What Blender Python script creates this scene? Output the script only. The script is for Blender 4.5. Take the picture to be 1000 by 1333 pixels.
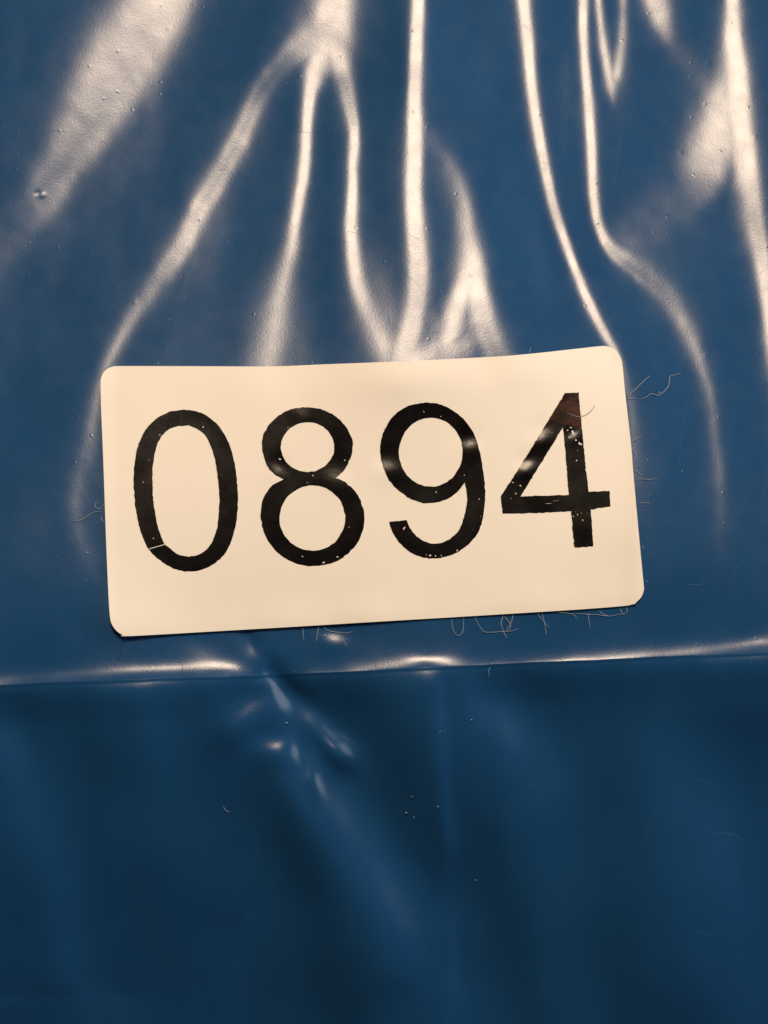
import bpy, math, random
import numpy as np
from mathutils.geometry import delaunay_2d_cdt
from mathutils import Vector

for o in list(bpy.data.objects):
    bpy.data.objects.remove(o)
scene = bpy.context.scene
rng = np.random.default_rng(7)
random.seed(7)

# ------------------------------------------------------------------ camera
CAM_D, TILT = 0.20, math.radians(6.0)
CAM = np.array([0.0, -CAM_D * math.sin(TILT), CAM_D * math.cos(TILT)])
cd = bpy.data.cameras.new('camera')
cam = bpy.data.objects.new('camera', cd)
scene.collection.objects.link(cam)
cam.location = CAM
cam.rotation_euler = (TILT, 0, 0)
cd.sensor_fit = 'HORIZONTAL'
cd.sensor_width = 36
cd.lens = 72
cd.clip_start = 0.01
cd.clip_end = 50
cd.dof.use_dof = True
cd.dof.focus_distance = 0.1995
cd.dof.aperture_fstop = 26
scene.camera = cam
scene.render.resolution_x, scene.render.resolution_y = 768, 1024

# ------------------------------------------------------------------ world + lamp
w = bpy.data.worlds.new('World')
scene.world = w
w.use_nodes = True
bg = w.node_tree.nodes['Background']
bg.inputs[0].default_value = (0.60, 0.70, 0.85, 1)
bg.inputs[1].default_value = 0.045

LAMP = np.array([0.012, 0.185, 0.33])
ld = bpy.data.lights.new('room_lamp', 'AREA')
ld.shape = 'DISK'
ld.size = 0.11
ld.energy = 1.58
ld.color = (1.0, 0.76, 0.545)
lamp = bpy.data.objects.new('room_lamp', ld)
scene.collection.objects.link(lamp)
lamp.location = LAMP
lamp.rotation_euler = (Vector((0, 0.0, 0)) - Vector(LAMP)).to_track_quat('-Z', 'Y').to_euler()

SIDE_FILL = Vector((0.60, 0.16, 0.20))
wd = bpy.data.lights.new('added_side_fill', 'AREA')  # unseen cool lamp, added to give the lower panel its sheen
wd.shape = 'RECTANGLE'; wd.size = 0.60; wd.size_y = 0.32
wd.energy = 2.1
wd.color = (0.88, 0.95, 1.0)
side_fill = bpy.data.objects.new('added_side_fill', wd)
scene.collection.objects.link(side_fill)
side_fill.location = SIDE_FILL
side_fill.rotation_euler = (-SIDE_FILL).to_track_quat('-Z', 'Y').to_euler()

vs = scene.view_settings
vs.view_transform = 'Standard'
vs.look = 'None'
vs.exposure = 0.0
vs.gamma = 1.0
vs.use_curve_mapping = False

# ------------------------------------------------------------------ sheet coordinates
# Positions on the sheet are written as (u right, v down) in tenths of a millimetre
K = CAM_D / 0.1 * 1000
UP = np.array([0, math.cos(TILT), math.sin(TILT)])
FW = np.array([0, math.sin(TILT), -math.cos(TILT)])

def to_uv(x, y, z):
    dx, dy, dz = x - CAM[0], y - CAM[1], z - CAM[2]
    f = dy * FW[1] + dz * FW[2]
    up = dy * UP[1] + dz * UP[2]
    return 500 + dx / f * K, 666.5 - up / f * K

def to_xyz(u, v, z):
    u = np.asarray(u, float); v = np.asarray(v, float)
    a = (u - 500) / K; b = (666.5 - v) / K
    dx = a; dy = b * UP[1] + FW[1]; dz = b * UP[2] + FW[2]
    t = (z - CAM[2]) / dz
    return CAM[0] + t * dx, CAM[1] + t * dy

STEP = 0.0002
X0, X1, Y0, Y1 = -0.068, 0.068, -0.104, 0.089
NX = int(round((X1 - X0) / STEP)) + 1
NY = int(round((Y1 - Y0) / STEP)) + 1
gx_ax = X0 + STEP * np.arange(NX)
gy_ax = Y0 + STEP * np.arange(NY)
GX, GY = np.meshgrid(gx_ax, gy_ax)          # [row=y, col=x]

def crom(pts, step=5.0):
    """Catmull-Rom resample of rows (u, v, ...)"""
    P = np.array(pts, float)
    if len(P) < 3:
        n = max(2, int(np.hypot(*(P[1, :2] - P[0, :2])) / step) + 1)
        t = np.linspace(0, 1, n)[:, None]
        return P[0] * (1 - t) + P[1] * t
    P = np.vstack([2 * P[0] - P[1], P, 2 * P[-1] - P[-2]])
    out = []
    for i in range(1, len(P) - 2):
        n = max(2, int(np.hypot(*(P[i + 1, :2] - P[i, :2])) / step) + 1)
        for t in np.linspace(0, 1, n, endpoint=False):
            a, b, c, d = P[i - 1], P[i], P[i + 1], P[i + 2]
            p = .5 * (2 * b + (c - a) * t + (2 * a - 5 * b + 4 * c - d) * t * t + (3 * b - a - 3 * c + d) * t ** 3)
            p[2:] = b[2:] * (1 - t) + c[2:] * t
            out.append(p)
    out.append(P[-2])
    return np.array(out)

# fold flanks: (u, v, half width left, half width right, strength)
FOLDS = [
 # broad flank, upper left
 [(240,-120,52,52,1.0),(216,-30,54,50,1.0),(192,40,60,52,1.0),(152,100,62,50,1.0),(116,160,44,36,1.0),(84,210,31,26,1.0),(56,255,28,24,.97),(22,300,30,26,.66),(-15,345,34,30,.6),(-70,410,40,40,.5)],
 [(120,50,60,60,.30),(85,120,60,60,.34),(40,200,45,45,.32)],
 [(205,110,45,50,.36),(165,190,50,50,.36),(120,250,45,45,.25)],
 # three-legged flank
 [(455,-120,26,26,1),(442,-20,30,26,1),(428,45,32,30,1),(415,80,24,22,.95)],
 [(428,45,24,24,1),(374,76,18,16,1),(342,115,16,14,1),(320,168,15,15,1),(300,205,17,17,1),(270,255,17,16,1),(246,308,16,16,.95),(217,350,16,15,.85),(182,398,14,14,.74),(153,447,13,13,.66),(136,490,14,14,.62),(122,545,15,15,.62),(110,600,17,17,.62),(103,650,17,17,.6),(108,700,16,16,.58),(124,750,15,15,.52),(145,800,13,13,.35)],
 [(300,190,30,40,.36),(270,260,30,50,.44),(250,330,30,50,.38)],
 [(413,72,22,22,1),(403,120,11,10,1),(398,180,9,9,1),(391,250,10,9,.95),(381,310,13,12,.8),(369,370,24,20,.72),(357,430,34,28,.70),(345,500,34,30,.6)],
 [(432,60,28,26,1),(450,110,14,13,1),(457,160,11,10,1),(459,230,9,9,1),(460,300,10,10,1),(463,360,12,13,.9),(476,400,18,20,.7),(494,440,18,20,.62),(505,490,18,18,.5)],
 # tall central flank and its fan
 [(547,-120,9,9,1),(545,-20,9,9,1),(543,50,9,9,1),(541,110,9,9,1),(538,180,11,11,1),(539,250,11,11,1),(542,310,12,14,1),(547,350,13,16,1),(544,395,12,15,1),(534,435,13,14,1),(525,475,22,22,.9)],
 [(556,180,14,18,.40),(582,215,30,24,.66),(603,258,28,20,.73),(612,305,26,19,.78),(617,345,27,20,.92),(622,375,24,20,1),(629,410,20,19,1),(640,445,22,20,1),(655,480,24,22,.95)],
 [(612,352,18,18,.9),(601,385,18,17,1),(593,415,19,18,1),(588,440,19,18,.9)],
 [(535,460,22,22,.8),(575,455,26,26,.74),(610,450,24,24,.8)],
 [(560,410,28,28,.62),(580,430,30,30,.64)],
 [(485,330,30,30,.34),(500,400,30,40,.42),(505,450,30,40,.5)],
 # sharp fold
 [(672,-120,13,12,1),(681,-20,13,11,1),(687,50,11,10,1),(695,130,10,9,1),(706,200,10,9,1),(722,270,10,8.5,1),(741,328,10,8,1),(763,385,9,7.5,1),(786,432,8,7,.96),(803,462,8,8,.8),(815,500,9,9,.5),(824,555,10,10,.45),(830,620,10,10,.32)],
 # bent sharp fold running down to the right
 [(758,-120,8,8,1),(759,-20,8,8,1),(760,50,8,8,1),(764,110,8,8,1),(769,180,8,9,1),(772,245,8,9,1),(779,293,8,10,1),(796,328,9,14,1),(828,352,12,20,.92),(860,378,15,22,.85),(888,418,16,18,.78),(905,455,16,15,.72),(920,505,16,13,.64),(930,560,15,12,.58),(935,640,15,12,.55),(938,710,14,12,.5),(946,780,13,12,.4),(950,850,13,12,.3)],
 # small tongue
 [(776,-120,7,8,.8),(778,-10,7,8,.82),(786,60,9,9,.82),(795,110,11,12,.8),(798,132,7,8,.5)],
 [(813,-120,10,10,.7),(812,-10,10,10,.7),(810,50,10,10,.74),(802,100,11,11,.78)],
 # patch top right
 [(832,-100,16,18,.9),(848,-15,18,22,.95),(862,28,19,19,.92),(876,60,14,16,.62),(905,95,18,22,.48),(935,125,24,24,.55)],
 # long right flank with wing
 [(950,-120,12,12,1),(953,-20,13,13,1),(956,50,15,14,1),(961,110,20,17,1),(969,180,26,18,1),(976,240,24,18,1),(984,290,20,16,1),(993,340,15,14,1),(999,395,13,14,.95),(1006,450,14,16,.85),(1018,520,18,18,.7),(1030,620,20,20,.5)],
 [(940,110,28,28,.66),(934,165,38,38,.84),(920,215,44,40,.88),(905,252,44,26,.80),(860,278,36,24,.72),(822,300,34,26,.62)],
 # faint ones in the upper half
 [(20,400,50,50,.15),(60,470,60,60,.15)],
 [(735,80,12,12,.28),(733,200,10,10,.22)],
 # below the sticker, above the crease
 [(262,835,26,26,.45),(285,868,20,20,.4)],
 [(322,824,12,12,.52),(334,850,12,10,.62),(344,876,10,10,.55)],
 [(432,824,14,14,.75),(436,840,16,16,.5)],
 [(430,858,40,40,.40),(500,866,40,30,.40)],
 [(180,879,14,14,.78),(240,876,15,15,.86),(300,873,16,16,.95),(316,873,11,11,.6)],
 [(545,866,12,12,.92),(562,864,12,12,.92)],
 [(655,856,18,18,.2),(760,850,18,18,.2),(850,850,16,16,.3),(930,846,16,16,.5),(985,842,16,16,.95),(1010,841,18,18,.9),(1080,838,20,20,.6)],
 [(-100,892,14,14,.4),(0,887,14,14,.5),(90,882,14,14,.62),(180,879,14,14,.7)],
 # lower panel
 [(348,884,9,9,0.97),(350,892,8,8,0.82)],
 [(330,915,16,16,0.80),(318,930,20,20,0.81),(306,940,16,16,0.68)],
 [(352,968,16,16,0.77),(362,972,12,12,0.72)],
 [(362,888,8,6,0.76),(388,918,12,7,0.80),(412,948,14,8,0.80),(434,970,16,10,0.83)],
 [(395,985,7,6,0.72),(404,1008,7,6,0.68)],
]
# soft ridges of the lower panel, flanks turned to the added side lamp
LOW_FOLDS = [
 [(360,895,24,16,.5),(380,930,44,30,.68),(405,985,48,36,.85),(440,1050,42,40,.8),(480,1120,38,38,.78),(520,1190,34,36,.72),(548,1260,30,30,.6)],
 [(575,890,8,8,.7),(577,980,7,8,.85),(583,1060,7,9,.95),(590,1110,7,9,.95),(586,1200,8,10,.75),(592,1330,10,14,.7),(596,1480,12,14,.6)],
 [(620,910,25,30,0.55),(655,945,30,34,0.62),(690,990,40,40,0.55),(740,1060,50,50,0.46)],
 [(-20,930,30,30,0.56),(20,1000,30,34,0.57),(55,1090,28,30,0.57),(80,1180,26,30,0.55),(95,1280,26,26,0.52)],
 [(333,1090,5,5,0.60),(328,1140,5,5,0.62),(320,1190,5,5,0.53)],
 [(-60,1306,8,8,0.68),(30,1304,8,8,0.68),(85,1300,7,7,0.59),(150,1297,7,7,0.41)],
 [(900,1000,60,60,0.41),(930,1150,60,60,0.48),(950,1300,60,60,0.41)],
 [(200,990,60,60,0.41),(230,1080,60,60,0.43)],
]
CREASE = np.array([(-300,905),(-100,896),(0,891.5),(100,887),(200,883),(310,880),(350,878.5),(450,874),(550,869),(650,864),(800,857.5),(900,853),(1000,849),(1100,845),(1300,836)], float)
LABEL = np.array([(131,500),(131.2,494),(134,486),(140,480),(148,477),(156,476.5),(250,476.6),(330,477),(370,476.5),(420,474.3),(480,472),(540,469.5),(600,466.5),(655,463.5),(700,459.5),(750,454),(780,450.7),(790,450.6),(798,453.5),(805,460),(809,468.5),(810.8,478),(815,520),(821.6,578),(825,620),(833.2,710),(838,760),(838.3,768),(835.5,776.5),(829,783.5),(819,788),(760,793),(700,796.8),(590,803.5),(480,810),(390,815.5),(300,820.7),(170,828),(160,826.8),(151.5,821),(145.5,812.5),(143,801),(141,770),(138,700),(134.5,600),(132,540)], float)

def pip(poly, u, v):
    ins = np.zeros(np.shape(u), bool)
    n = len(poly)
    for i in range(n):
        x1, y1 = poly[i]; x2, y2 = poly[(i + 1) % n]
        if y1 == y2: continue
        c = ((y1 > v) != (y2 > v)) & (u < (x2 - x1) * (v - y1) / (y2 - y1) + x1)
        ins ^= c
    return ins

def segdist(poly, u, v):
    d = np.full(np.shape(u), 1e9)
    n = len(poly)
    for i in range(n):
        a = poly[i]; b = poly[(i + 1) % n] - a
        t = np.clip(((u - a[0]) * b[0] + (v - a[1]) * b[1]) / max(b @ b, 1e-9), 0, 1)
        d = np.minimum(d, np.hypot(u - a[0] - t * b[0], v - a[1] - t * b[1]))
    return d

def fold_map(U, V):
    """Strength 0..1 of every fold flank on the grid."""
    keep = np.ones_like(U)
    for pts in FOLDS:
        S = crom(pts, 7.0)
        m = 4.2 * S[:, 2:4].max()
        box = (U > S[:, 0].min() - m) & (U < S[:, 0].max() + m) & (V > S[:, 1].min() - m) & (V < S[:, 1].max() + m)
        if not box.any(): continue
        r = np.where(box.any(1))[0]; c = np.where(box.any(0))[0]
        sl = (slice(r[0], r[-1] + 1), slice(c[0], c[-1] + 1))
        u, v = U[sl], V[sl]
        best = np.full(u.shape, 1e9); val = np.zeros(u.shape)
        for i in range(len(S) - 1):
            a, b = S[i], S[i + 1]
            mm = 4.2 * max(a[2], a[3], b[2], b[3])
            d0, d1 = b[0] - a[0], b[1] - a[1]
            L = d0 * d0 + d1 * d1 + 1e-9
            rr = np.where(((v > min(a[1], b[1]) - mm) & (v < max(a[1], b[1]) + mm)).any(1))[0]
            cc = np.where(((u > min(a[0], b[0]) - mm) & (u < max(a[0], b[0]) + mm)).any(0))[0]
            if len(rr) == 0 or len(cc) == 0: continue
            s2 = (slice(rr[0], rr[-1] + 1), slice(cc[0], cc[-1] + 1))
            uu, vv = u[s2], v[s2]
            t = np.clip(((uu - a[0]) * d0 + (vv - a[1]) * d1) / L, 0, 1)
            px, py = uu - a[0] - t * d0, vv - a[1] - t * d1
            side = d0 * py - d1 * px                    # >0 : left of a downward stroke's right...
            wl = a[2] + t * (b[2] - a[2]); wr = a[3] + t * (b[3] - a[3])
            wd = np.where(side < 0, wr, wl)
            q = np.hypot(px, py) / wd
            f = (a[4] + t * (b[4] - a[4]))
            bb = best[s2]; va = val[s2]
            hit = q < bb
            bb[hit] = q[hit]; va[hit] = f[hit]
        pw = 1.7 + 0.7 * min(1, max(0, (np.median(S[:, 2]) - 25) / 15))
        q = np.minimum(best, 4)
        I = val * (0.70 * np.exp(-q ** pw) + 0.30 * np.exp(-(q / 2.6) ** 2))
        k = keep[sl]
        keep[sl] = np.minimum(k, 1 - I) * 0.6 + 0.4 * k * (1 - I)
    return 1 - keep

DARKS = [
 [(655,250,40,40,.6),(690,350,50,50,.9),(700,440,50,40,1),(700,480,40,40,.6)],
 [(470,905,40,40,.8),(500,960,44,44,1),(530,1040,34,40,.9),(545,1100,30,40,.6)],
 [(350,1030,20,24,.7),(380,1090,30,30,1),(415,1180,34,34,1),(440,1290,40,40,1),(450,1400,40,40,.8)],
 [(640,1080,24,24,.6),(655,1180,28,28,1),(675,1330,34,34,.9)],
 [(790,950,40,40,.5),(800,1100,50,50,.7),(820,1300,50,50,.6)],
 [(40,930,40,40,.5),(130,920,60,60,.5),(160,1000,50,50,.4)],
 [(690,880,30,30,.6),(760,900,50,50,.6),(960,900,60,60,.5)],
]
def other_map(folds, U, V):
    global FOLDS
    f = FOLDS; FOLDS = folds
    r = fold_map(U, V); FOLDS = f
    return r
RIDGE = np.array([(549,-300),(547,-120),(545,-20),(543,50),(541,110),(539,180),(539,250),(542,310),(546,350),(544,395),(534,435),(525,475),(525,1700)], float)

def solve(Tx, Ty, wx=1.0, wy=0.35):
    """Least-squares height field with slopes Tx, Ty (even mirror)."""
    dx = np.zeros_like(Tx); dx[:, 1:] = .5 * (Tx[:, 1:] + Tx[:, :-1])
    dy = np.zeros_like(Ty); dy[1:, :] = .5 * (Ty[1:, :] + Ty[:-1, :])
    div = np.zeros_like(Tx)
    div[:, :-1] += wx * (dx[:, 1:] - dx[:, :-1]); div[:, -1] += -wx * dx[:, -1]
    div[:-1, :] += wy * (dy[1:, :] - dy[:-1, :]); div[-1, :] += -wy * dy[-1, :]
    div *= STEP
    big = np.block([[div, div[:, ::-1]], [div[::-1, :], div[::-1, ::-1]]])
    F = np.fft.rfft2(big)
    ky = 2 - 2 * np.cos(2 * np.pi * np.arange(big.shape[0]) / big.shape[0])
    kx = 2 - 2 * np.cos(2 * np.pi * np.arange(F.shape[1]) / big.shape[1])
    den = -(wy * ky[:, None] + wx * kx[None, :])
    den[0, 0] = 1
    F /= den; F[0, 0] = 0
    return np.fft.irfft2(F, s=big.shape)[:NY, :NX]

def smooth(a, b, x):
    t = np.clip((x - a) / (b - a), 0, 1)
    return t * t * (3 - 2 * t)

def need(x, y, z):
    """slopes at which the film mirrors the lamp to a viewer in front of it"""
    V = np.stack([CAM[0] - x, CAM[1] - y, CAM[2] - z], -1)
    V /= np.linalg.norm(V, axis=-1, keepdims=True)
    L = np.stack([LAMP[0] - x, LAMP[1] - y, LAMP[2] - z], -1)
    L /= np.linalg.norm(L, axis=-1, keepdims=True)
    Hh = V + L
    return -Hh[..., 0] / Hh[..., 2], -Hh[..., 1] / Hh[..., 2]

def lowfreq_noise(scale_mm, seed, stretch=1.0):
    r = np.random.default_rng(seed)
    n = r.normal(size=(NY, NX))
    F = np.fft.rfft2(n)
    fy = np.fft.fftfreq(NY, STEP * 1000)[:, None]; fx = np.fft.rfftfreq(NX, STEP * 1000)[None, :]
    F *= np.exp(-(fx ** 2 + (fy * stretch) ** 2) * scale_mm ** 2 * 4)
    a = np.fft.irfft2(F, s=(NY, NX))
    return a / a.std()

OFF = 0.335
H = np.zeros((NY, NX))
N1, N2, N3 = lowfreq_noise(6, 1), lowfreq_noise(2.2, 2), lowfreq_noise(8, 3)
N4 = lowfreq_noise(3.0, 5, 5.0)
N5, N6, N7 = lowfreq_noise(3.2, 11, 1.6), lowfreq_noise(1.1, 12), lowfreq_noise(2.0, 13)
for it in range(3):
    U, V = to_uv(GX, GY, H)
    WOB = 1 - 0.85 * smooth(640, 680, U) * (1 - smooth(800, 830, U))      # the two tight folds stay smooth
    I = fold_map(U + WOB * (1.4 * N5 + 0.12 * N6), V + 0.5 * N6)
    I = np.minimum(I * (1.04 - 0.035 * np.abs(N7)), 1.14)
    rx, ry = need(GX, GY, H)
    crease_v = np.interp(U, CREASE[:, 0], CREASE[:, 1])
    side_ = np.maximum(1 - smooth(90, 170, U), smooth(820, 900, U))
    top = (1 - smooth(440, 580, V)) * (1 - side_) + side_ * (1 - smooth(600, 840, V))
    low = smooth(-3, 16, V - crease_v)
    inlab = pip(LABEL, U, V)
    ld_ = segdist(LABEL, U, V)
    lm = np.where(inlab, smooth(6, 60, ld_), 0.0)
    # the film rises to a ridge along the tall central fold and falls away on both sides
    ridge_u = np.interp(V, RIDGE[:, 1], RIDGE[:, 0])
    sig = -np.tanh((U - ridge_u) / 11.0)
    bx = (rx + OFF * sig) * top + (1 - top) * (0.02 * N1 + np.where(U > 700, -0.02, 0.0))
    bx = bx + 0.006 * N2 + 0.010 * N1 * top + 0.05 * N4 * low + 0.012 * N4 * top
    by = ry * top * 0.85 + (1 - top) * 0.09 + low * (0.24 + 0.05 * N3)
    lf, dk = other_map(LOW_FOLDS, U, V), other_map(DARKS, U, V)
    bx = bx - 0.85 * lf - 0.10 * dk * (1 - low) + 0.6 * dk * low
    by = by - low * 0.25 * (lf - dk)
    Tx = bx + I * (rx - bx)
    Ty = by + I * (ry - by)
    Tx = Tx * (1 - lm); Ty = Ty * (1 - lm)
    H = solve(Tx, Ty)
    if it > 0:                       # pull the flanks fully to their slope
        Wc = np.clip(I * 1.3, 0, 1) * (1 - lm) * (1 - low)
        Cx, Cy = Tx.copy(), Ty.copy()
        for _ in range(2):
            gy2, gx2 = np.gradient(H, STEP)
            Cx += 0.8 * (Tx - gx2) * Wc; Cy += 0.8 * (Ty - gy2) * Wc
            H = solve(Cx, Cy)
    H -= H[NY // 2, NX // 2]

if False:
    _hy, _hx = np.gradient(H, STEP); U, V = to_uv(GX, GY, H)
    for (a, b) in ((490, 1130), (420, 1190), (660, 1180), (50, 1090), (250, 1150), (700, 400), (60, 620), (880, 610), (480, 640)):
        m_ = (abs(U - a) < 8) & (abs(V - b) < 8); r_ = need(GX, GY, H); print('SL', a, b, _hx[m_].mean(), _hy[m_].mean(), r_[0][m_].mean(), r_[1][m_].mean(), H[m_].mean())
# small puckers pressed into the film: (u, v, half length, half width, direction of length in degrees, strength)
PUCKERS = [(349,886,12,8,0,.9),(322,924,32,20,-50,.92),(356,970,26,17,20,.74),(386,914,38,12,47,.74),(414,948,40,14,47,.76),(436,973,22,16,40,.6),
           (401,1002,22,7,70,.45),(435,831,14,11,0,.75),(331,850,24,8,65,.62),(262,852,26,18,30,.40),(553,865,11,7,0,.5)]
H0 = H.copy()
for (pu, pv, ra, rb, an, st) in PUCKERS:
    zz = 0.0
    for _ in range(4):
        px, py = to_xyz(pu, pv, zz)
        j, i = int((py - Y0) / STEP), int((px - X0) / STEP)
        zz = H[j, i]
    qx, qy = need(px, py, zz)
    ex = st * (qx - (H[j, i + 1] - H[j, i - 1]) / (2 * STEP)); ey = st * (qy - (H[j + 1, i] - H[j - 1, i]) / (2 * STEP))
    m = 3.2 * max(ra, rb) * 1e-4
    sl = (slice(max(j - int(m / STEP), 0), j + int(m / STEP)), slice(max(i - int(m / STEP), 0), i + int(m / STEP)))
    ddx, ddy = GX[sl] - px, GY[sl] - py
    ca, sa = math.cos(math.radians(an)), -math.sin(math.radians(an))
    la, lb = (ddx * ca + ddy * sa) / (ra * 1e-4), (-ddx * sa + ddy * ca) / (rb * 1e-4)
    H[sl] += (ex * ddx + ey * ddy) * np.exp(-(la ** 2 + lb ** 2) * .6)

# film pimples and grit under the film
for _ in range(110):
    px, py = rng.uniform(X0, X1), rng.uniform(-0.02, Y1)
    s = rng.uniform(0.00018, 0.00034); a = rng.uniform(.000004, .000018)
    c0, r0 = int((px - X0) / STEP), int((py - Y0) / STEP)
    sl = (slice(max(r0 - 8, 0), r0 + 9), slice(max(c0 - 8, 0), c0 + 9))
    H[sl] += a * np.exp(-((GX[sl] - px) ** 2 + (GY[sl] - py) ** 2) / s ** 2)
px, py = to_xyz(55, 254, float(H[int((to_xyz(55, 254, 0)[1] - Y0) / STEP), int((to_xyz(55, 254, 0)[0] - X0) / STEP)]))
H += 0.00007 * np.exp(-(((GX - px) / .00045) ** 2 + ((GY - py) / .0003) ** 2)) - 0.00006 * np.exp(-(((GX - px + .0004) / .0005) ** 2 + ((GY - py - .0002) / .00025) ** 2))

def sample(F, x, y):
    fx = np.clip((np.asarray(x) - X0) / STEP, 0, NX - 1.001); fy = np.clip((np.asarray(y) - Y0) / STEP, 0, NY - 1.001)
    i = fx.astype(int); j = fy.astype(int); a = fx - i; b = fy - j
    return (F[j, i] * (1 - a) + F[j, i + 1] * a) * (1 - b) + (F[j + 1, i] * (1 - a) + F[j + 1, i + 1] * a) * b

def on_sheet(u, v, lift=0.0, F=None):
    F = H if F is None else F
    z = np.zeros(np.shape(u))
    for _ in range(6):
        x, y = to_xyz(u, v, z)
        z = sample(F, x, y) + lift
    return x, y, z

# crease line in plan
cu = np.interp(np.arange(-300, 1301, 10), CREASE[:, 0], CREASE[:, 1])
cx, cy, cz = on_sheet(np.arange(-300, 1301, 10).astype(float), cu)
crease_y = np.interp(gx_ax, cx, cy)
k = np.ones(9) / 9
crease_y = np.convolve(np.pad(crease_y, 4, 'edge'), k, 'valid')
edge_wob = 0.00003 * np.sin(gx_ax * 400) + 0.000012 * np.sin(gx_ax * 1300 + 1)

# ------------------------------------------------------------------ materials
def mat(name):
    m = bpy.data.materials.new(name); m.use_nodes = True
    nt = m.node_tree
    return m, nt, nt.nodes['Principled BSDF']

def node(nt, typ, **kw):
    n = nt.nodes.new(typ)
    for k_, v_ in kw.items(): setattr(n, k_, v_)
    return n

def math_(nt, op, a, b=None, c=None):
    n = nt.nodes.new('ShaderNodeMath'); n.operation = op
    for i, s in enumerate((a, b, c)):
        if s is None: continue
        if isinstance(s, (int, float)): n.inputs[i].default_value = s
        else: nt.links.new(s, n.inputs[i])
    return n.outputs[0]

def scratches(nt, coord, scale, thick, length, chance):
    """hairline marks: one straight line per random cell"""
    vo = node(nt, 'ShaderNodeTexVoronoi', voronoi_dimensions='2D'); vo.inputs['Scale'].default_value = scale
    nt.links.new(coord, vo.inputs['Vector'])
    sc = node(nt, 'ShaderNodeVectorMath', operation='SUBTRACT')
    nt.links.new(coord, sc.inputs[0]); nt.links.new(vo.outputs['Position'], sc.inputs[1])
    sep = node(nt, 'ShaderNodeSeparateColor'); nt.links.new(vo.outputs['Color'], sep.inputs[0])
    ang = math_(nt, 'MULTIPLY', sep.outputs[0], 6.283)
    rot = node(nt, 'ShaderNodeVectorRotate', rotation_type='Z_AXIS')
    nt.links.new(sc.outputs[0], rot.inputs['Vector']); nt.links.new(ang, rot.inputs['Angle'])
    xyz = node(nt, 'ShaderNodeSeparateXYZ'); nt.links.new(rot.outputs[0], xyz.inputs[0])
    bend = math_(nt, 'MULTIPLY', math_(nt, 'MULTIPLY', xyz.outputs[0], xyz.outputs[0]), 90.0)
    ax = math_(nt, 'ABSOLUTE', xyz.outputs[0]); ay = math_(nt, 'ABSOLUTE', math_(nt, 'ADD', xyz.outputs[1], bend))
    m1 = math_(nt, 'LESS_THAN', ay, thick)
    m2 = math_(nt, 'LESS_THAN', ax, math_(nt, 'MULTIPLY', sep.outputs[1], length))
    m3 = math_(nt, 'LESS_THAN', sep.outputs[2], chance)
    return math_(nt, 'MULTIPLY', math_(nt, 'MULTIPLY', m1, m2), m3)

def noise(nt, coord, scale, detail=3, rough=.5):
    n = node(nt, 'ShaderNodeTexNoise'); n.inputs['Scale'].default_value = scale
    n.inputs['Detail'].default_value = detail; n.inputs['Roughness'].default_value = rough
    nt.links.new(coord, n.inputs['Vector'])
    return n.outputs['Fac']

def ramp(nt, fac, a, b, ca=(0, 0, 0, 1), cb=(1, 1, 1, 1)):
    r = node(nt, 'ShaderNodeValToRGB'); e = r.color_ramp.elements
    e[0].position, e[1].position = a, b; e[0].color, e[1].color = ca, cb
    nt.links.new(fac, r.inputs[0]); return r.outputs[0]

def film_material():
    m, nt, p = mat('blue_plastic_film')
    tc = node(nt, 'ShaderNodeTexCoord').outputs['Object']
    colr = ramp(nt, noise(nt, tc, 90, 4), .3, .75, (.0070, .052, .148, 1), (.0080, .061, .170, 1))
    nt.links.new(colr, p.inputs['Base Color'])
    p.inputs['IOR'].default_value = 1.50
    rr = ramp(nt, noise(nt, tc, 400, 4), .3, .7, (.25,) * 3 + (1,), (.29,) * 3 + (1,))
    nt.links.new(rr, p.inputs['Roughness'])
    p.inputs['Coat Weight'].default_value = .0
    p.inputs['Coat Roughness'].default_value = .45
    sA = scratches(nt, tc, 260, .000018, .0020, .22)
    sB = scratches(nt, tc, 110, .000014, .006, .07)
    vo = node(nt, 'ShaderNodeTexVoronoi', voronoi_dimensions='2D'); vo.inputs['Scale'].default_value = 520
    nt.links.new(tc, vo.inputs['Vector'])
    sp = node(nt, 'ShaderNodeSeparateColor'); nt.links.new(vo.outputs['Color'], sp.inputs[0])
    pim = math_(nt, 'MULTIPLY', math_(nt, 'LESS_THAN', sp.outputs[0], .06),
                ramp(nt, vo.outputs['Distance'], 0.0, .13, (1, 1, 1, 1), (0, 0, 0, 1)))
    hgt = math_(nt, 'MULTIPLY', noise(nt, tc, 3600, 2, .6), .0000075)
    hgt = math_(nt, 'ADD', hgt, math_(nt, 'MULTIPLY', noise(nt, tc, 900, 2), .000004))
    hgt = math_(nt, 'ADD', hgt, math_(nt, 'MULTIPLY', pim, .000014))
    hgt = math_(nt, 'ADD', hgt, math_(nt, 'MULTIPLY', math_(nt, 'MAXIMUM', sA, sB), .000006))
    b = node(nt, 'ShaderNodeBump'); b.inputs['Strength'].default_value = 1; b.inputs['Distance'].default_value = 1
    nt.links.new(hgt, b.inputs['Height']); nt.links.new(b.outputs[0], p.inputs['Normal'])
    nt.links.new(b.outputs[0], p.inputs['Coat Normal'])
    return m

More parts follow.
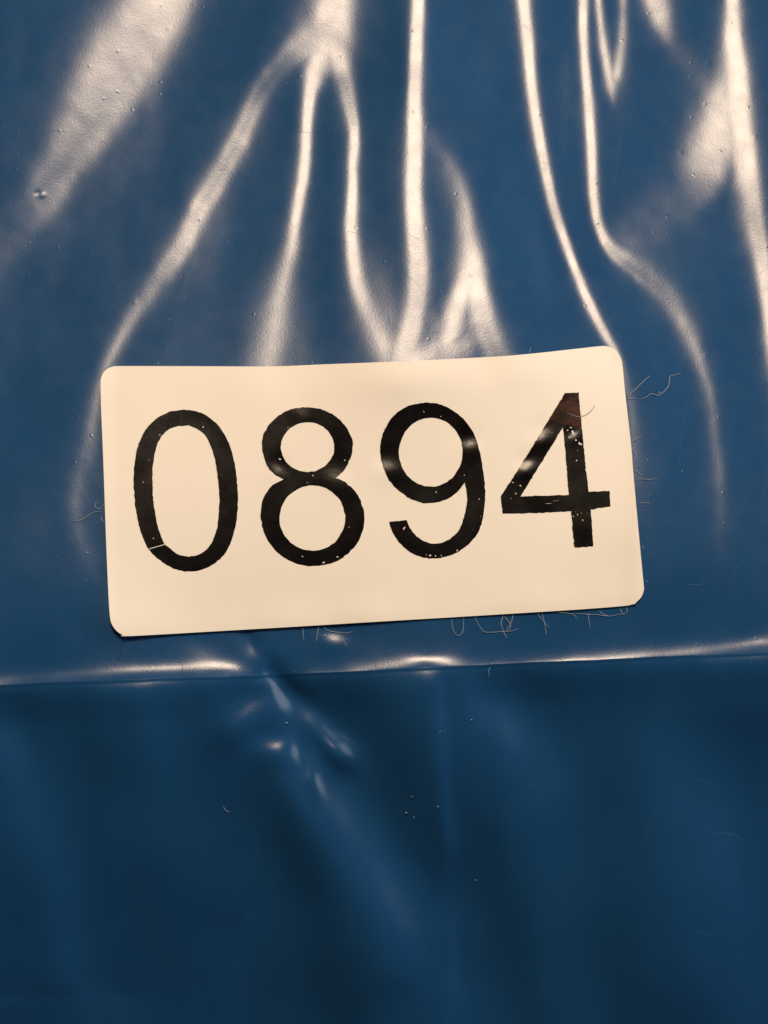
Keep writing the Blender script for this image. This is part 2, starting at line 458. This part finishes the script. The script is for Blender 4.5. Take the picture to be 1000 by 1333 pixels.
def paper_material():
    m, nt, p = mat('sticker_paper')
    tc = node(nt, 'ShaderNodeTexCoord').outputs['Object']
    colr = ramp(nt, noise(nt, tc, 60, 5, .6), .25, .8, (.78, .745, .675, 1), (.82, .785, .715, 1))
    nt.links.new(colr, p.inputs['Base Color'])
    p.inputs['Roughness'].default_value = .6
    p.inputs['Specular IOR Level'].default_value = .25
    hgt = math_(nt, 'MULTIPLY', noise(nt, tc, 1500, 3, .6), .000006)
    b = node(nt, 'ShaderNodeBump'); b.inputs['Distance'].default_value = 1
    nt.links.new(hgt, b.inputs['Height']); nt.links.new(b.outputs[0], p.inputs['Normal'])
    return m

def ink_material(brown=None):
    m, nt, p = mat('black_printed_ink')
    tc = node(nt, 'ShaderNodeTexCoord').outputs['Object']
    col = ramp(nt, noise(nt, tc, 500, 4), .35, .8, (.0016, .0011, .0010, 1), (.0040, .0027, .0022, 1))
    if brown is not None:
        # thin, rubbed ink at the top of the digit: brown
        xyz = node(nt, 'ShaderNodeSeparateXYZ'); nt.links.new(tc, xyz.inputs[0])
        wob = math_(nt, 'MULTIPLY', math_(nt, 'SUBTRACT', noise(nt, tc, 260, 4), .5), .0035)
        e = math_(nt, 'ADD', math_(nt, 'ADD', xyz.outputs[1], math_(nt, 'MULTIPLY', xyz.outputs[0], brown[2])), wob)
        mk = ramp(nt, math_(nt, 'MULTIPLY', math_(nt, 'SUBTRACT', e, brown[1] + brown[0] * brown[2]), 400.0), .0, .22)
        patch = ramp(nt, noise(nt, tc, 420, 5, .7), .40, .56)
        mk = math_(nt, 'MULTIPLY', mk, math_(nt, 'ADD', math_(nt, 'MULTIPLY', patch, .85), .15))
        mx = node(nt, 'ShaderNodeMix', data_type='RGBA')
        nt.links.new(mk, mx.inputs[0]); nt.links.new(col, mx.inputs[6]); mx.inputs[7].default_value = (.046, .017, .011, 1)
        col = mx.outputs[2]
    fl = ramp(nt, noise(nt, tc, 1500, 5, .7), .66, .72)
    mx = node(nt, 'ShaderNodeMix', data_type='RGBA')
    nt.links.new(math_(nt, 'MULTIPLY', fl, .10), mx.inputs[0]); nt.links.new(col, mx.inputs[6]); mx.inputs[7].default_value = (.55, .5, .45, 1)
    nt.links.new(mx.outputs[2], p.inputs['Base Color'])
    rr = ramp(nt, noise(nt, tc, 220, 4), .35, .7, (.20,) * 3 + (1,), (.29,) * 3 + (1,))
    nt.links.new(rr, p.inputs['Roughness'])
    p.inputs['Specular IOR Level'].default_value = .28
    sA = scratches(nt, tc, 500, .00003, .0012, .5)
    hgt = math_(nt, 'MULTIPLY', noise(nt, tc, 1100, 4, .65), .000016)
    hgt = math_(nt, 'ADD', hgt, math_(nt, 'MULTIPLY', sA, .000006))
    b = node(nt, 'ShaderNodeBump'); b.inputs['Distance'].default_value = 1
    nt.links.new(hgt, b.inputs['Height']); nt.links.new(b.outputs[0], p.inputs['Normal'])
    return m

def simple(name, c, rough=.6, sss=False):
    m, nt, p = mat(name)
    tc = node(nt, 'ShaderNodeTexCoord').outputs['Object']
    col = ramp(nt, noise(nt, tc, 800, 3), .3, .7, tuple(x * .75 for x in c) + (1,), tuple(min(1, x * 1.1) for x in c) + (1,))
    nt.links.new(col, p.inputs['Base Color'])
    p.inputs['Roughness'].default_value = rough
    return m

M_FILM, M_PAPER = film_material(), paper_material()
M_LINT = simple('pale_lint', (.31, .36, .43))
M_DARKLINT = simple('dark_lint', (.02, .018, .02))

# ------------------------------------------------------------------ mesh helpers
def link(me, name, m, parent=None, smoothed=True):
    o = bpy.data.objects.new(name, me)
    scene.collection.objects.link(o)
    me.materials.append(m)
    if smoothed: me.polygons.foreach_set('use_smooth', np.ones(len(me.polygons), bool))
    if parent: o.parent = parent
    return o

def empty(name, loc, label, cat):
    o = bpy.data.objects.new(name, None); scene.collection.objects.link(o)
    o.location = loc; o.empty_display_size = .005
    o['label'] = label; o['category'] = cat
    return o

def grid_mesh(name, X, Y, Z):
    nr, nc = X.shape
    me = bpy.data.meshes.new(name)
    co = np.stack([X, Y, Z], -1).reshape(-1, 3).astype(np.float32)
    idx = np.arange(nr * nc).reshape(nr, nc)
    q = np.stack([idx[:-1, :-1], idx[:-1, 1:], idx[1:, 1:], idx[1:, :-1]], -1).reshape(-1, 4)
    me.vertices.add(len(co)); me.vertices.foreach_set('co', co.ravel())
    me.loops.add(q.size); me.loops.foreach_set('vertex_index', q.ravel().astype(np.int32))
    me.polygons.add(len(q)); me.polygons.foreach_set('loop_start', np.arange(0, q.size, 4, dtype=np.int32))
    me.update(); me.validate()
    return me

# ------------------------------------------------------------------ blue plastic bag
bag = empty('plastic_bag', (0, 0, 0), 'glossy wrinkled blue plastic bag with a crease across it, under the sticker', 'bag')

def panel(name, tvals, extra):
    T = np.asarray(tvals)[:, None]
    Xp = np.broadcast_to(gx_ax[None, :], (len(tvals), NX)).copy()
    Yp = (crease_y + edge_wob)[None, :] + T
    Zp = sample(H, Xp, Yp) + extra(T, Xp)
    return link(grid_mesh(name, Xp, Yp, Zp), name, M_FILM, bag)

cr_px, _, _ = on_sheet(np.array([180., 310, 340, 560]), np.array([880., 878, 878, 868]))
def crease_upper(T, Xp):
    # the film rolls over just above the crease: outward lip that turns to the lamp
    us = to_uv(Xp[0], crease_y, sample(H, Xp[0], crease_y))[0]
    a = 1e-3 * np.interp(us, [-200, 0, 150, 230, 300, 318, 335, 420, 530, 553, 575, 650, 900, 985, 1100], [.34, .37, .42, .46, .48, .30, .24, .26, .27, .31, .25, .25, .27, .36, .4])[None, :]
    return (0.72 * a * np.exp(-(T / 0.00095) ** 1.5) + 0.00007 * np.exp(-(T / 0.00022))) * np.ones_like(Xp)
def crease_lower(T, Xp):
    d = -T
    us = to_uv(Xp[0], crease_y, sample(H, Xp[0], crease_y))[0]
    a = crease_upper(np.zeros((1, 1)), Xp[:1])
    step = a - 0.00010 * smooth(0, 0.0005, d) - 0.0005 * smooth(0.0004, 0.006, d)
    return step * np.ones_like(Xp)
fine = np.concatenate([np.arange(0, .0016, .00008), np.arange(.0016, Y1 + .012, STEP)])
upper_panel = panel('upper_panel', fine[fine < (Y1 - crease_y.max())], crease_upper)
fine = np.concatenate([np.arange(0, .0016, .00008), np.arange(.0016, .12, STEP)])
lower_panel = panel('lower_panel', (-fine[fine < (crease_y.min() - Y0)])[::-1], crease_lower)

# ------------------------------------------------------------------ sticker
U, V = None, None
def lab_base(u, v):
    return on_sheet(u, v, 0.00016)

BUMPS = [  # (u, v, radius, strength): dents where the printed ink catches the lamp
    (612, 577, 15, .95), (503, 605, 17, .8), (684, 606, 13, 1.1), (704, 566, 15, .9),
    (362, 611, 13, .6), (437, 618, 18, .55), (747, 566, 8, .9), (393, 534, 14, .45)]

def label_xyz(u, v, lift=0.0):
    u = np.asarray(u, float); v = np.asarray(v, float)
    ll = np.exp(-((u - 140) ** 2 + (v - 825) ** 2) / 75 ** 2) * .00075
    bt = np.interp(u, [140, 250, 330, 480, 560, 700, 840], [.00025, .00018, .00042, .0005, .0002, .00035, .0002])
    edge_v = np.interp(u, [140, 840], [829, 787])
    lift_z = ll + bt * np.exp(-((edge_v - v) / 28) ** 2)
    lift_z = lift_z + .0002 * np.exp(-((u - 131) / 14) ** 2) + .00022 * np.exp(-((u - 832) / 14) ** 2)
    x, y, z = on_sheet(u, v, 0.00015, H0)
    z = z + lift_z + lift
    for (bu, bv, r, s) in BUMPS:
        b0, b1, b2 = on_sheet(np.array([bu]), np.array([bv]))
        nx_, ny_ = need(b0, b1, b2)
        dxm, dym = x - b0[0], y - b1[0]
        g = np.exp(-((u - bu) ** 2 + (v - bv) ** 2) / r ** 2)
        z = z + s * (nx_[0] * dxm + ny_[0] * dym) * g
    x, y = to_xyz(u, v, z)
    return x, y, z

def smooth_poly(pts, step=3.0, corner=38):
    P = np.array(pts, float); n = len(P)
    out = []
    ang = []
    for i in range(n):
        a = P[i] - P[i - 1]; b = P[(i + 1) % n] - P[i]
        c = (a @ b) / (np.linalg.norm(a) * np.linalg.norm(b) + 1e-9)
        ang.append(math.degrees(math.acos(max(-1, min(1, c)))) > corner)
    for i in range(n):
        p1, p2 = P[i], P[(i + 1) % n]
        p0 = P[i - 1] if not ang[i] else 2 * p1 - p2
        p3 = P[(i + 2) % n] if not ang[(i + 1) % n] else 2 * p2 - p1
        m = max(1, int(np.linalg.norm(p2 - p1) / step))
        for t in np.arange(m) / m:
            out.append(.5 * (2 * p1 + (p2 - p0) * t + (2 * p0 - 5 * p1 + 4 * p2 - p3) * t * t + (3 * p1 - p0 - 3 * p2 + p3) * t ** 3))
    return np.array(out)

def fill(name, outer, holes, spacing, lift, m, parent, rough=0.0):
    loops = [outer] + holes
    pts, edges = [], []
    for lp in loops:
        lp = np.array(lp)
        if rough:
            lp = lp + rng.normal(0, rough, lp.shape)
        s = len(pts)
        pts += [tuple(p) for p in lp]
        edges += [(s + i, s + (i + 1) % len(lp)) for i in range(len(lp))]
    allb = np.array(pts)
    lo, hi = allb.min(0), allb.max(0)
    gu, gv = np.meshgrid(np.arange(lo[0] + 1, hi[0], spacing), np.arange(lo[1] + 1, hi[1], spacing))
    gu, gv = gu.ravel() + rng.uniform(-.2, .2, gu.size) * spacing, gv.ravel() + rng.uniform(-.2, .2, gv.size) * spacing
    loops2 = []
    s = 0
    for lp in loops:
        loops2.append(allb[s:s + len(lp)]); s += len(lp)
    ok = pip(loops2[0], gu, gv)
    dist = np.full(gu.shape, 1e9)
    for lp in loops2:
        dist = np.minimum(dist, segdist(lp, gu, gv))
    ok &= dist > spacing * .45
    pts += list(zip(gu[ok], gv[ok]))
    r = delaunay_2d_cdt([Vector((float(a), float(b))) for a, b in pts], edges, [], 0, 1e-5)
    vv = np.array([(p.x, p.y) for p in r[0]]); ff = np.array([f for f in r[2] if len(f) == 3])
    c = vv[ff].mean(1)
    ins = pip(loops2[0], c[:, 0], c[:, 1])
    for lp in loops2[1:]:
        ins &= ~pip(lp, c[:, 0], c[:, 1])
    ff = ff[ins]
    used = np.unique(ff); remap = -np.ones(len(vv), int); remap[used] = np.arange(len(used))
    vv = vv[used]; ff = remap[ff]
    a, b, d = vv[ff[:, 0]], vv[ff[:, 1]], vv[ff[:, 2]]
    flip = ((b - a)[:, 0] * (d - a)[:, 1] - (b - a)[:, 1] * (d - a)[:, 0]) > 0
    ff[flip] = ff[flip][:, ::-1]
    x, y, z = label_xyz(vv[:, 0], vv[:, 1], lift)
    org = np.array(parent.location)
    me = bpy.data.meshes.new(name)
    me.from_pydata((np.stack([x, y, z], 1) - org).tolist(), [], ff.tolist())
    me.update()
    return link(me, name, m, parent)

lx, ly, lz = on_sheet(np.array([485.]), np.array([640.]))
sticker = empty('number_sticker', (float(lx[0]), float(ly[0]), float(lz[0])), 'cream rectangular paper sticker with rounded corners printed 0894 in black', 'sticker')
bpy.context.view_layer.update()
outer = smooth_poly(LABEL, 4.0, 60)
paper = fill('paper', outer, [], 5.0, 0.0, M_PAPER, sticker)
so = paper.modifiers.new('thickness', 'SOLIDIFY'); so.thickness = .00011; so.offset = -1
es = paper.modifiers.new('crisp_rim', 'EDGE_SPLIT'); es.split_angle = math.radians(50)

def tr(pts, ou, ov, s=889 / 160):
    return [(ou + a / s, ov + b / s) for a, b in pts]
def ell(cx_, cy_, rx_, ry_, n=60):
    return [(cx_ + rx_ * math.cos(t), cy_ + ry_ * math.sin(t)) for t in np.linspace(0, 2 * math.pi, n, endpoint=False)]
def chip(u, v, r, ang=0, asp=1.0):
    n = 7
    out = []
    for i in range(n):
        t = 2 * math.pi * i / n; q = .85 * r * random.choice((.35, .6, .8, 1.05))
        a, b = q * math.cos(t) * asp, q * math.sin(t)
        out.append((u + a * math.cos(ang) - b * math.sin(ang), v + a * math.sin(ang) + b * math.cos(ang)))
    return out

ZERO_O = tr([(440,75),(530,85),(620,125),(700,200),(760,300),(800,420),(822,550),(832,690),(828,830),(805,960),(760,1080),(690,1165),(600,1220),(480,1245),(370,1222),(270,1165),(185,1080),(130,960),(98,820),(82,690),(78,560),(88,430),(115,320),(165,220),(240,140),(330,92)], 160, 520)
ZERO_I = tr([(440,188),(510,200),(570,235),(615,290),(645,360),(668,450),(685,560),(697,680),(695,800),(685,910),(655,1010),(610,1080),(550,1122),(480,1135),(410,1122),(355,1088),(300,1040),(262,950),(238,850),(222,740),(214,600),(217,480),(235,370),(275,275),(340,212)], 160, 520)
EIGHT_O = tr([(430,58),(540,68),(640,115),(715,185),(760,260),(776,330),(765,410),(730,485),(690,535),(648,567),(715,595),(785,655),(830,730),(853,800),(858,880),(840,970),(795,1055),(720,1130),(620,1185),(480,1205),(370,1188),(270,1140),(190,1065),(135,970),(110,870),(112,780),(135,700),(180,635),(230,598),(275,577),(215,545),(160,490),(125,400),(116,320),(130,250),(175,175),(240,115),(330,70)], 320, 520)
NINE_O = tr([(430,78),(530,95),(630,148),(710,225),(765,310),(800,420),(825,540),(840,660),(842,780),(825,920),(790,1020),(725,1100),(640,1160),(540,1197),(450,1206),(350,1185),(265,1135),(200,1060),(165,1000),(147,943),(275,928),(300,985),(345,1045),(400,1080),(470,1098),(550,1085),(620,1040),(665,980),(695,890),(710,800),(708,720),(698,655),(640,725),(560,780),(440,806),(330,785),(235,730),(160,655),(110,560),(85,450),(90,350),(125,255),(185,170),(260,115),(340,88)], 480, 510)
FOUR_O = tr([(530,122),(630,115),(645,270),(665,480),(685,690),(703,835),(855,828),(862,940),(718,962),(737,1228),(600,1240),(575,975),(330,988),(80,992),(66,870),(300,500)], 640, 490)
FOUR_I = tr([(517,365),(365,615),(210,868),(380,862),(558,857),(540,620)], 640, 490)

M_INK = ink_material()
INK_LIFT = .00003
R_EDGE = .27
d0 = fill('digit', smooth_poly(ZERO_O), [smooth_poly(ZERO_I), np.array([(193.5, 713.9), (214.5, 707.9), (215.2, 708.9), (194, 714.9)]),
      chip(264.2, 555.6, 1.9), chip(199.8, 701, 1.5), chip(194, 598, 1.0, 1.5, 2.4), chip(186.6, 628, 1.0), chip(208, 566, .8, .9, 2.5)], 2.6, INK_LIFT, M_INK, sticker, R_EDGE)
d8 = fill('digit', smooth_poly(EIGHT_O), [np.array(tr(ell(447, 344, 192, 180), 320, 520)), np.array(tr(ell(482, 858, 237, 236), 320, 520)),
      chip(422, 732.6, 1.8, -.3, 2.0), chip(439.5, 724.5, 1.5), chip(364.8, 597.2, 1.6, 0, 1.3), chip(407.5, 619, 1.2), chip(449, 599, 1.1, 1.5, 1.5), chip(454.5, 686, 1.2), chip(400, 628, 1.1), chip(375, 556, 1.0), chip(394, 724, .8, .7, 3)], 2.6, INK_LIFT, M_INK, sticker, R_EDGE)
d9 = fill('digit', smooth_poly(NINE_O), [np.array(tr(ell(450, 437, 230, 249), 480, 510)),
      chip(560, 723, 1.8), chip(567, 723.5, 1.9), chip(575, 723, 1.4), chip(595.5, 716.5, 1.3, 1.4, 1.6), chip(526, 688, 1.0, -1.1, 3.6), chip(624, 650, 1.2, 1.2, 1.6), chip(604.5, 618, 1.1, 1.5, 2), chip(555, 722, 1.0, 1.5, 2), chip(568, 641, 1.2), chip(551, 535, .9, 1, 3), chip(574, 542, 1), chip(626, 672, 1)], 2.6, INK_LIFT, M_INK, sticker, R_EDGE)
lab0 = np.array(sticker.location)
b0, b1, b2 = label_xyz(np.array([722.]), np.array([548.]))
M_INK4 = ink_material((float(b0[0] - lab0[0]), float(b1[0] - lab0[1]), .30))
crk = [chip(744 + 2, 563, 3.0, 1.1, 1.5), chip(741, 569, 1.5, .3, 1.6), chip(756, 577.5, 2.4, .7, 2.0), chip(750, 573, 1.6, .9, 1.8), chip(739, 560, 1.0, -.5, 2.5),
       chip(743, 556.5, .9, 0, 3), chip(752, 586, .8, 1.2, 3), chip(678, 632, 1.4, 1.0, 1.6), chip(672, 643, 1.8, .9, 1.4), chip(668, 628, .9, .4, 2.2), chip(747, 672, 1.3), chip(752, 670, 1.2, 1.2, 2), chip(759, 678, 1.0, 1.5, 3),
       chip(765, 668, 1.1, 1.5, 2), chip(750, 666.5, .8), chip(757, 668, .8), chip(715, 562, 1.0), chip(719, 563, 1.1), chip(665, 649, 1.0), chip(751, 599, .8, -.4, 2.5), chip(722, 652, .55, -.05, 16), chip(716, 655.5, .5, -.03, 18)]
d4 = fill('digit', smooth_poly(FOUR_O), [smooth_poly(FOUR_I, 3.0, 30)] + crk, 2.6, INK_LIFT, M_INK4, sticker, R_EDGE)
for d_, t_ in ((d0, 'printed black digit 0 at the left end of the sticker'), (d8, 'printed black digit 8 beside the 0'), (d9, 'printed black digit 9 between the 8 and the 4'), (d4, 'printed black digit 4 with brown rubbed top')):
    d_['label'] = t_

# ------------------------------------------------------------------ lint and dust
def tube(name, pts, r, m, label, cat='lint', group='lint fibres round the sticker', over=None, lift=.00012):
    P = crom([(a, b) for a, b in pts], 1.6)
    P[1:-1] += rng.normal(0, .12, P[1:-1].shape)
    n = len(P)
    wave = lift + (.00010 if lift > 0 else 0.0) * np.abs(np.sin(np.linspace(0, 3.0 + 2 * random.random(), n)))
    if over is None:
        x, y, z = on_sheet(P[:, 0], P[:, 1], 0.0)
        z = z + wave
    else:
        x, y, z = label_xyz(P[:, 0], P[:, 1], .00004 + wave * .6)
    x, y = to_xyz(P[:, 0], P[:, 1], z)
    C = np.stack([x, y, z], 1)
    org = C[0].copy()
    C = C - org
    T = np.gradient(C, axis=0); T /= np.linalg.norm(T, axis=1, keepdims=True) + 1e-12
    S = np.cross(T, [0, 0, 1.0]); S /= np.linalg.norm(S, axis=1, keepdims=True) + 1e-12
    B = np.cross(S, T)
    ns = 5
    rad = r * (1 - .55 * np.abs(np.linspace(-1, 1, n)) ** 3)
    vs_ = []
    for i in range(n):
        for k_ in range(ns):
            t = 2 * math.pi * k_ / ns
            vs_.append(C[i] + rad[i] * (math.cos(t) * S[i] + math.sin(t) * B[i]))
    fs = [(i * ns + k_, i * ns + (k_ + 1) % ns, (i + 1) * ns + (k_ + 1) % ns, (i + 1) * ns + k_) for i in range(n - 1) for k_ in range(ns)]
    fs += [tuple(range(ns))[::-1], tuple((n - 1) * ns + k_ for k_ in range(ns))]
    me = bpy.data.meshes.new(name); me.from_pydata([tuple(v_) for v_ in vs_], [], fs); me.update()
    o = link(me, name, m)
    o.location = org
    o['label'] = label; o['category'] = cat; o['group'] = group
    return o

RF = .000037
LINT = [
 ([(816,516),(824,510),(834,500),(846,489)], 'straight pale lint fibre slanting up from the sticker edge beside the 4'),
 ([(834,519.5),(841,517),(847,513),(855,514),(860,513.5),(870,503),(872,491),(875,489),(886,486)], 'longest zigzag lint fibre on blue film right of the sticker'),
 ([(817,518.5),(822,519),(828,518)], 'tiny flat lint fibre at the sticker edge below the slanting one'),
 ([(821,577),(828,572),(836,566)], 'short straight lint fibre leaning off the right sticker edge, halfway down the 4'),
 ([(823,583),(826,588),(828,594),(827,598)], 'short lint fibre curving down along the right sticker edge'),
 ([(826,611),(831,615),(836,619)], 'small faint lint fibre slanting down from the right sticker edge'),
 ([(828,624),(836,623.5),(846,624),(857,622.5)], 'level lint fibre sticking out right of the crossbar of the 4'),
 ([(830,655),(838,654.5),(846,655)], 'short level lint fibre below the one beside the crossbar'),
 ([(835,711),(838,713),(838,716)], 'minute lint hook low on the right sticker edge'),
 ([(588,805),(589.5,818),(594,826),(599,827),(603,820),(603.5,804)], 'U-shaped lint loop hanging from the bottom sticker edge'),
 ([(618,803),(623,813),(630,822),(642,823),(655,822),(668,821),(675,818)], 'long sagging lint fibre below the bottom sticker edge between loop and knot'),
 ([(655,801),(652.5,811),(655,821),(660,831)], 'thick bright lint fibre dangling from the bottom sticker edge'),
 ([(657,802),(664,812),(664,818),(657,823)], 'bowed lint fibre crossing the thick bright dangling one'),
 ([(668,801),(665,812),(659,819)], 'short lint fibre right of the thick dangling one'),
 ([(700,798.5),(706,807),(715,817)], 'lint fibre slanting down right in the X below the sticker'),
 ([(706,798),(709,812),(711.5,827)], 'near vertical lint fibre in the X below the sticker'),
 ([(726,797.5),(738,798),(746,800),(752,806)], 'lint fibre hugging the bottom sticker edge, ending in a hook'),
 ([(766,798),(767,808),(769,818)], 'straight lint fibre hanging below the tangle near the right corner'),
 ([(746,799),(756,799),(766,800),(776,800),(784,801),(794,802),(804,800),(812,799)], 'wavy lint fibre running along the tangle at the bottom right corner'),
 ([(780,795),(785,799),(792,802)], 'short branching lint fibre inside the tangle'),
 ([(808,792),(809,797),(813,801)], 'lint hook at the right end of the tangle'),
 ([(816,790),(816,797),(811,799)], 'small upright lint fibre closing the tangle at the sticker corner'),
 ([(93,678),(101,678),(111,674),(118,669),(125,666),(133,665)], 'knotted lint fibre left of the sticker beside the 0'),
 ([(127,653),(124,656),(125,661),(129,663),(133,660),(135,656)], 'curled lint hook touching the left sticker edge'),
 ([(132,672),(133,679),(136,678)], 'tiny lint tuft under the curled hook at the left edge'),
 ([(394,816),(395,828),(396,835)], 'short vertical lint fibre below the sticker under the 8'),
 ([(415,815),(413,827),(412,836)], 'faint lint fibre beside the bright dent below the sticker'),
 ([(420,815),(428,821),(440,823),(452,824),(459,822)], 'curved lint fibre along the bottom sticker edge under the 8 and 9'),
 ([(440,823),(446,832),(452,841)], 'faint slanting lint fibre below the curved one under the sticker'),
 ([(638,868),(636.5,874),(637,881)], 'small pale lint hook just below the crease'),
 ([(205,476),(206,473),(207,471)], 'tiny lint stub on the top sticker edge above the 0'),
 ([(688,460),(690,456),(691,452)], 'tiny lint stub on the top sticker edge where it bends up'),
 ([(291,1050),(294,1055),(299,1057)], 'small pale lint crumb alone on the lower panel'),
 ([(162,827),(163,832)], 'tiny lint stub at the lower left sticker corner'),
]
for pts, lab in LINT:
    thick = 'thick' in lab or 'longest' in lab or 'straight pale' in lab
    tube('lint_fibre', pts, RF * (1.25 if thick else .9), M_LINT, lab)
tube('lint_fibre', [(738,538),(745,540),(752,542.5),(757,532 + 9.5),(766,532 + 6),(775,527)], RF * .9, M_LINT, 'fine lint fibre lying across the top of the 4', over=1)
for pts, lab in (([(227,886),(229,896),(233,905),(231,915),(234,925),(238,943)], 'dark crooked hair crossing the crease below the 0'),
                 ([(160,829),(158,848),(153,862)], 'faint dark hair below the lower left sticker corner'),
                 ([(236,862),(238,872),(231,884)], 'short dark hair over the bright part of the crease')):
    tube('dark_hair', pts, .000022, M_DARKLINT, lab, 'hair', 'dark hairs on the film', lift=.00006)

def speck(u, v, r, label):
    x, y, z = on_sheet(np.array([u]), np.array([v]))
    vs_, fs = [], []
    n = 6
    for lay, (q, h) in enumerate(((1, 0), (.8, .5), (.35, .8))):
        for i in range(n):
            t = 2 * math.pi * i / n
            k_ = q * r * random.uniform(.65, 1.2)
            vs_.append((k_ * math.cos(t) * 1.3, k_ * math.sin(t), h * r * random.uniform(.7, 1.1) - .1 * r))
    for lay in range(2):
        for i in range(n):
            fs.append((lay * n + i, lay * n + (i + 1) % n, lay * n + n + (i + 1) % n, lay * n + n + i))
    fs.append(tuple(2 * n + i for i in range(n)))
    fs.append(tuple(range(n))[::-1])
    me = bpy.data.meshes.new('dust_speck'); me.from_pydata(vs_, [], fs); me.update()
    o = link(me, 'dust_speck', M_LINT, None, False)
    o.location = (float(x[0]), float(y[0]), float(z[0]) + .00001); o.rotation_euler = (0, 0, random.uniform(0, 3))
    o['label'] = label; o['category'] = 'dust'; o['group'] = 'pale dust specks on the film'
for u, v, r, lab in [
    (373, 941, .00018, 'pale dust speck on the bright fold below the crease'),
    (27, 903, .00014, 'pale dust speck just below the crease at the left side'),
    (529, 1058, .00013, 'pale dust speck, middle one of the trio on the dark lower panel'),
    (537, 1037, .00009, 'pale dust speck, upper one of the trio on the dark lower panel'),
    (539, 1064, .00010, 'pale dust speck, lower one of the trio on the dark lower panel'),
    (619, 1146, .00010, 'lone dust speck low on the lower panel right of the thin crease'),
    (573, 952, .00010, 'dust speck at the top of the thin vertical crease'),
    (570, 1050, .00012, 'dust speck beside the middle of the thin vertical crease'),
    (859, 511, .00013, 'dust speck touching the zigzag lint fibre'),
    (843, 598, .00011, 'dust speck on the film right of the 4 between lint fibres'),
    (888, 613, .00012, 'dust speck on the film farthest right of the 4'),
    (614, 937, .00012, 'dust speck below the crease right of the thin vertical crease'),
    (842, 757, .00009, 'tiny dust speck at the lower right sticker edge'),
]:
    speck(u, v, r * .75, lab)

# long hairline scratches in the film, parts of the bag
M_SCR = simple('scuffed_film', (.030, .085, .165), .45)
for pts in ([(812,150),(804,215),(796,262),(790,306)], [(897,505),(896,520),(889,560),(884,600),(880,640)], [(240,45),(246,54),(250,62)], [(391,300),(398,318),(409,345)],
            [(430,1000),(436,1030),(445,1052)], [(600,345),(608,352),(615,362)], [(955,360),(962,372),(966,380)], [(30,610),(42,609),(56,610)], [(100,310),(101,325)], [(862,432),(866,446)],
            [(585,1060),(588,1085),(593,1112)], [(482,232),(488,246)], [(612,118),(620,112)], [(66,330),(80,338)]):
    o = tube('scratch', pts, .000013, M_SCR, '', lift=-.000004)
    for k_ in ('label', 'category', 'group'): del o[k_]
    o.parent = bag
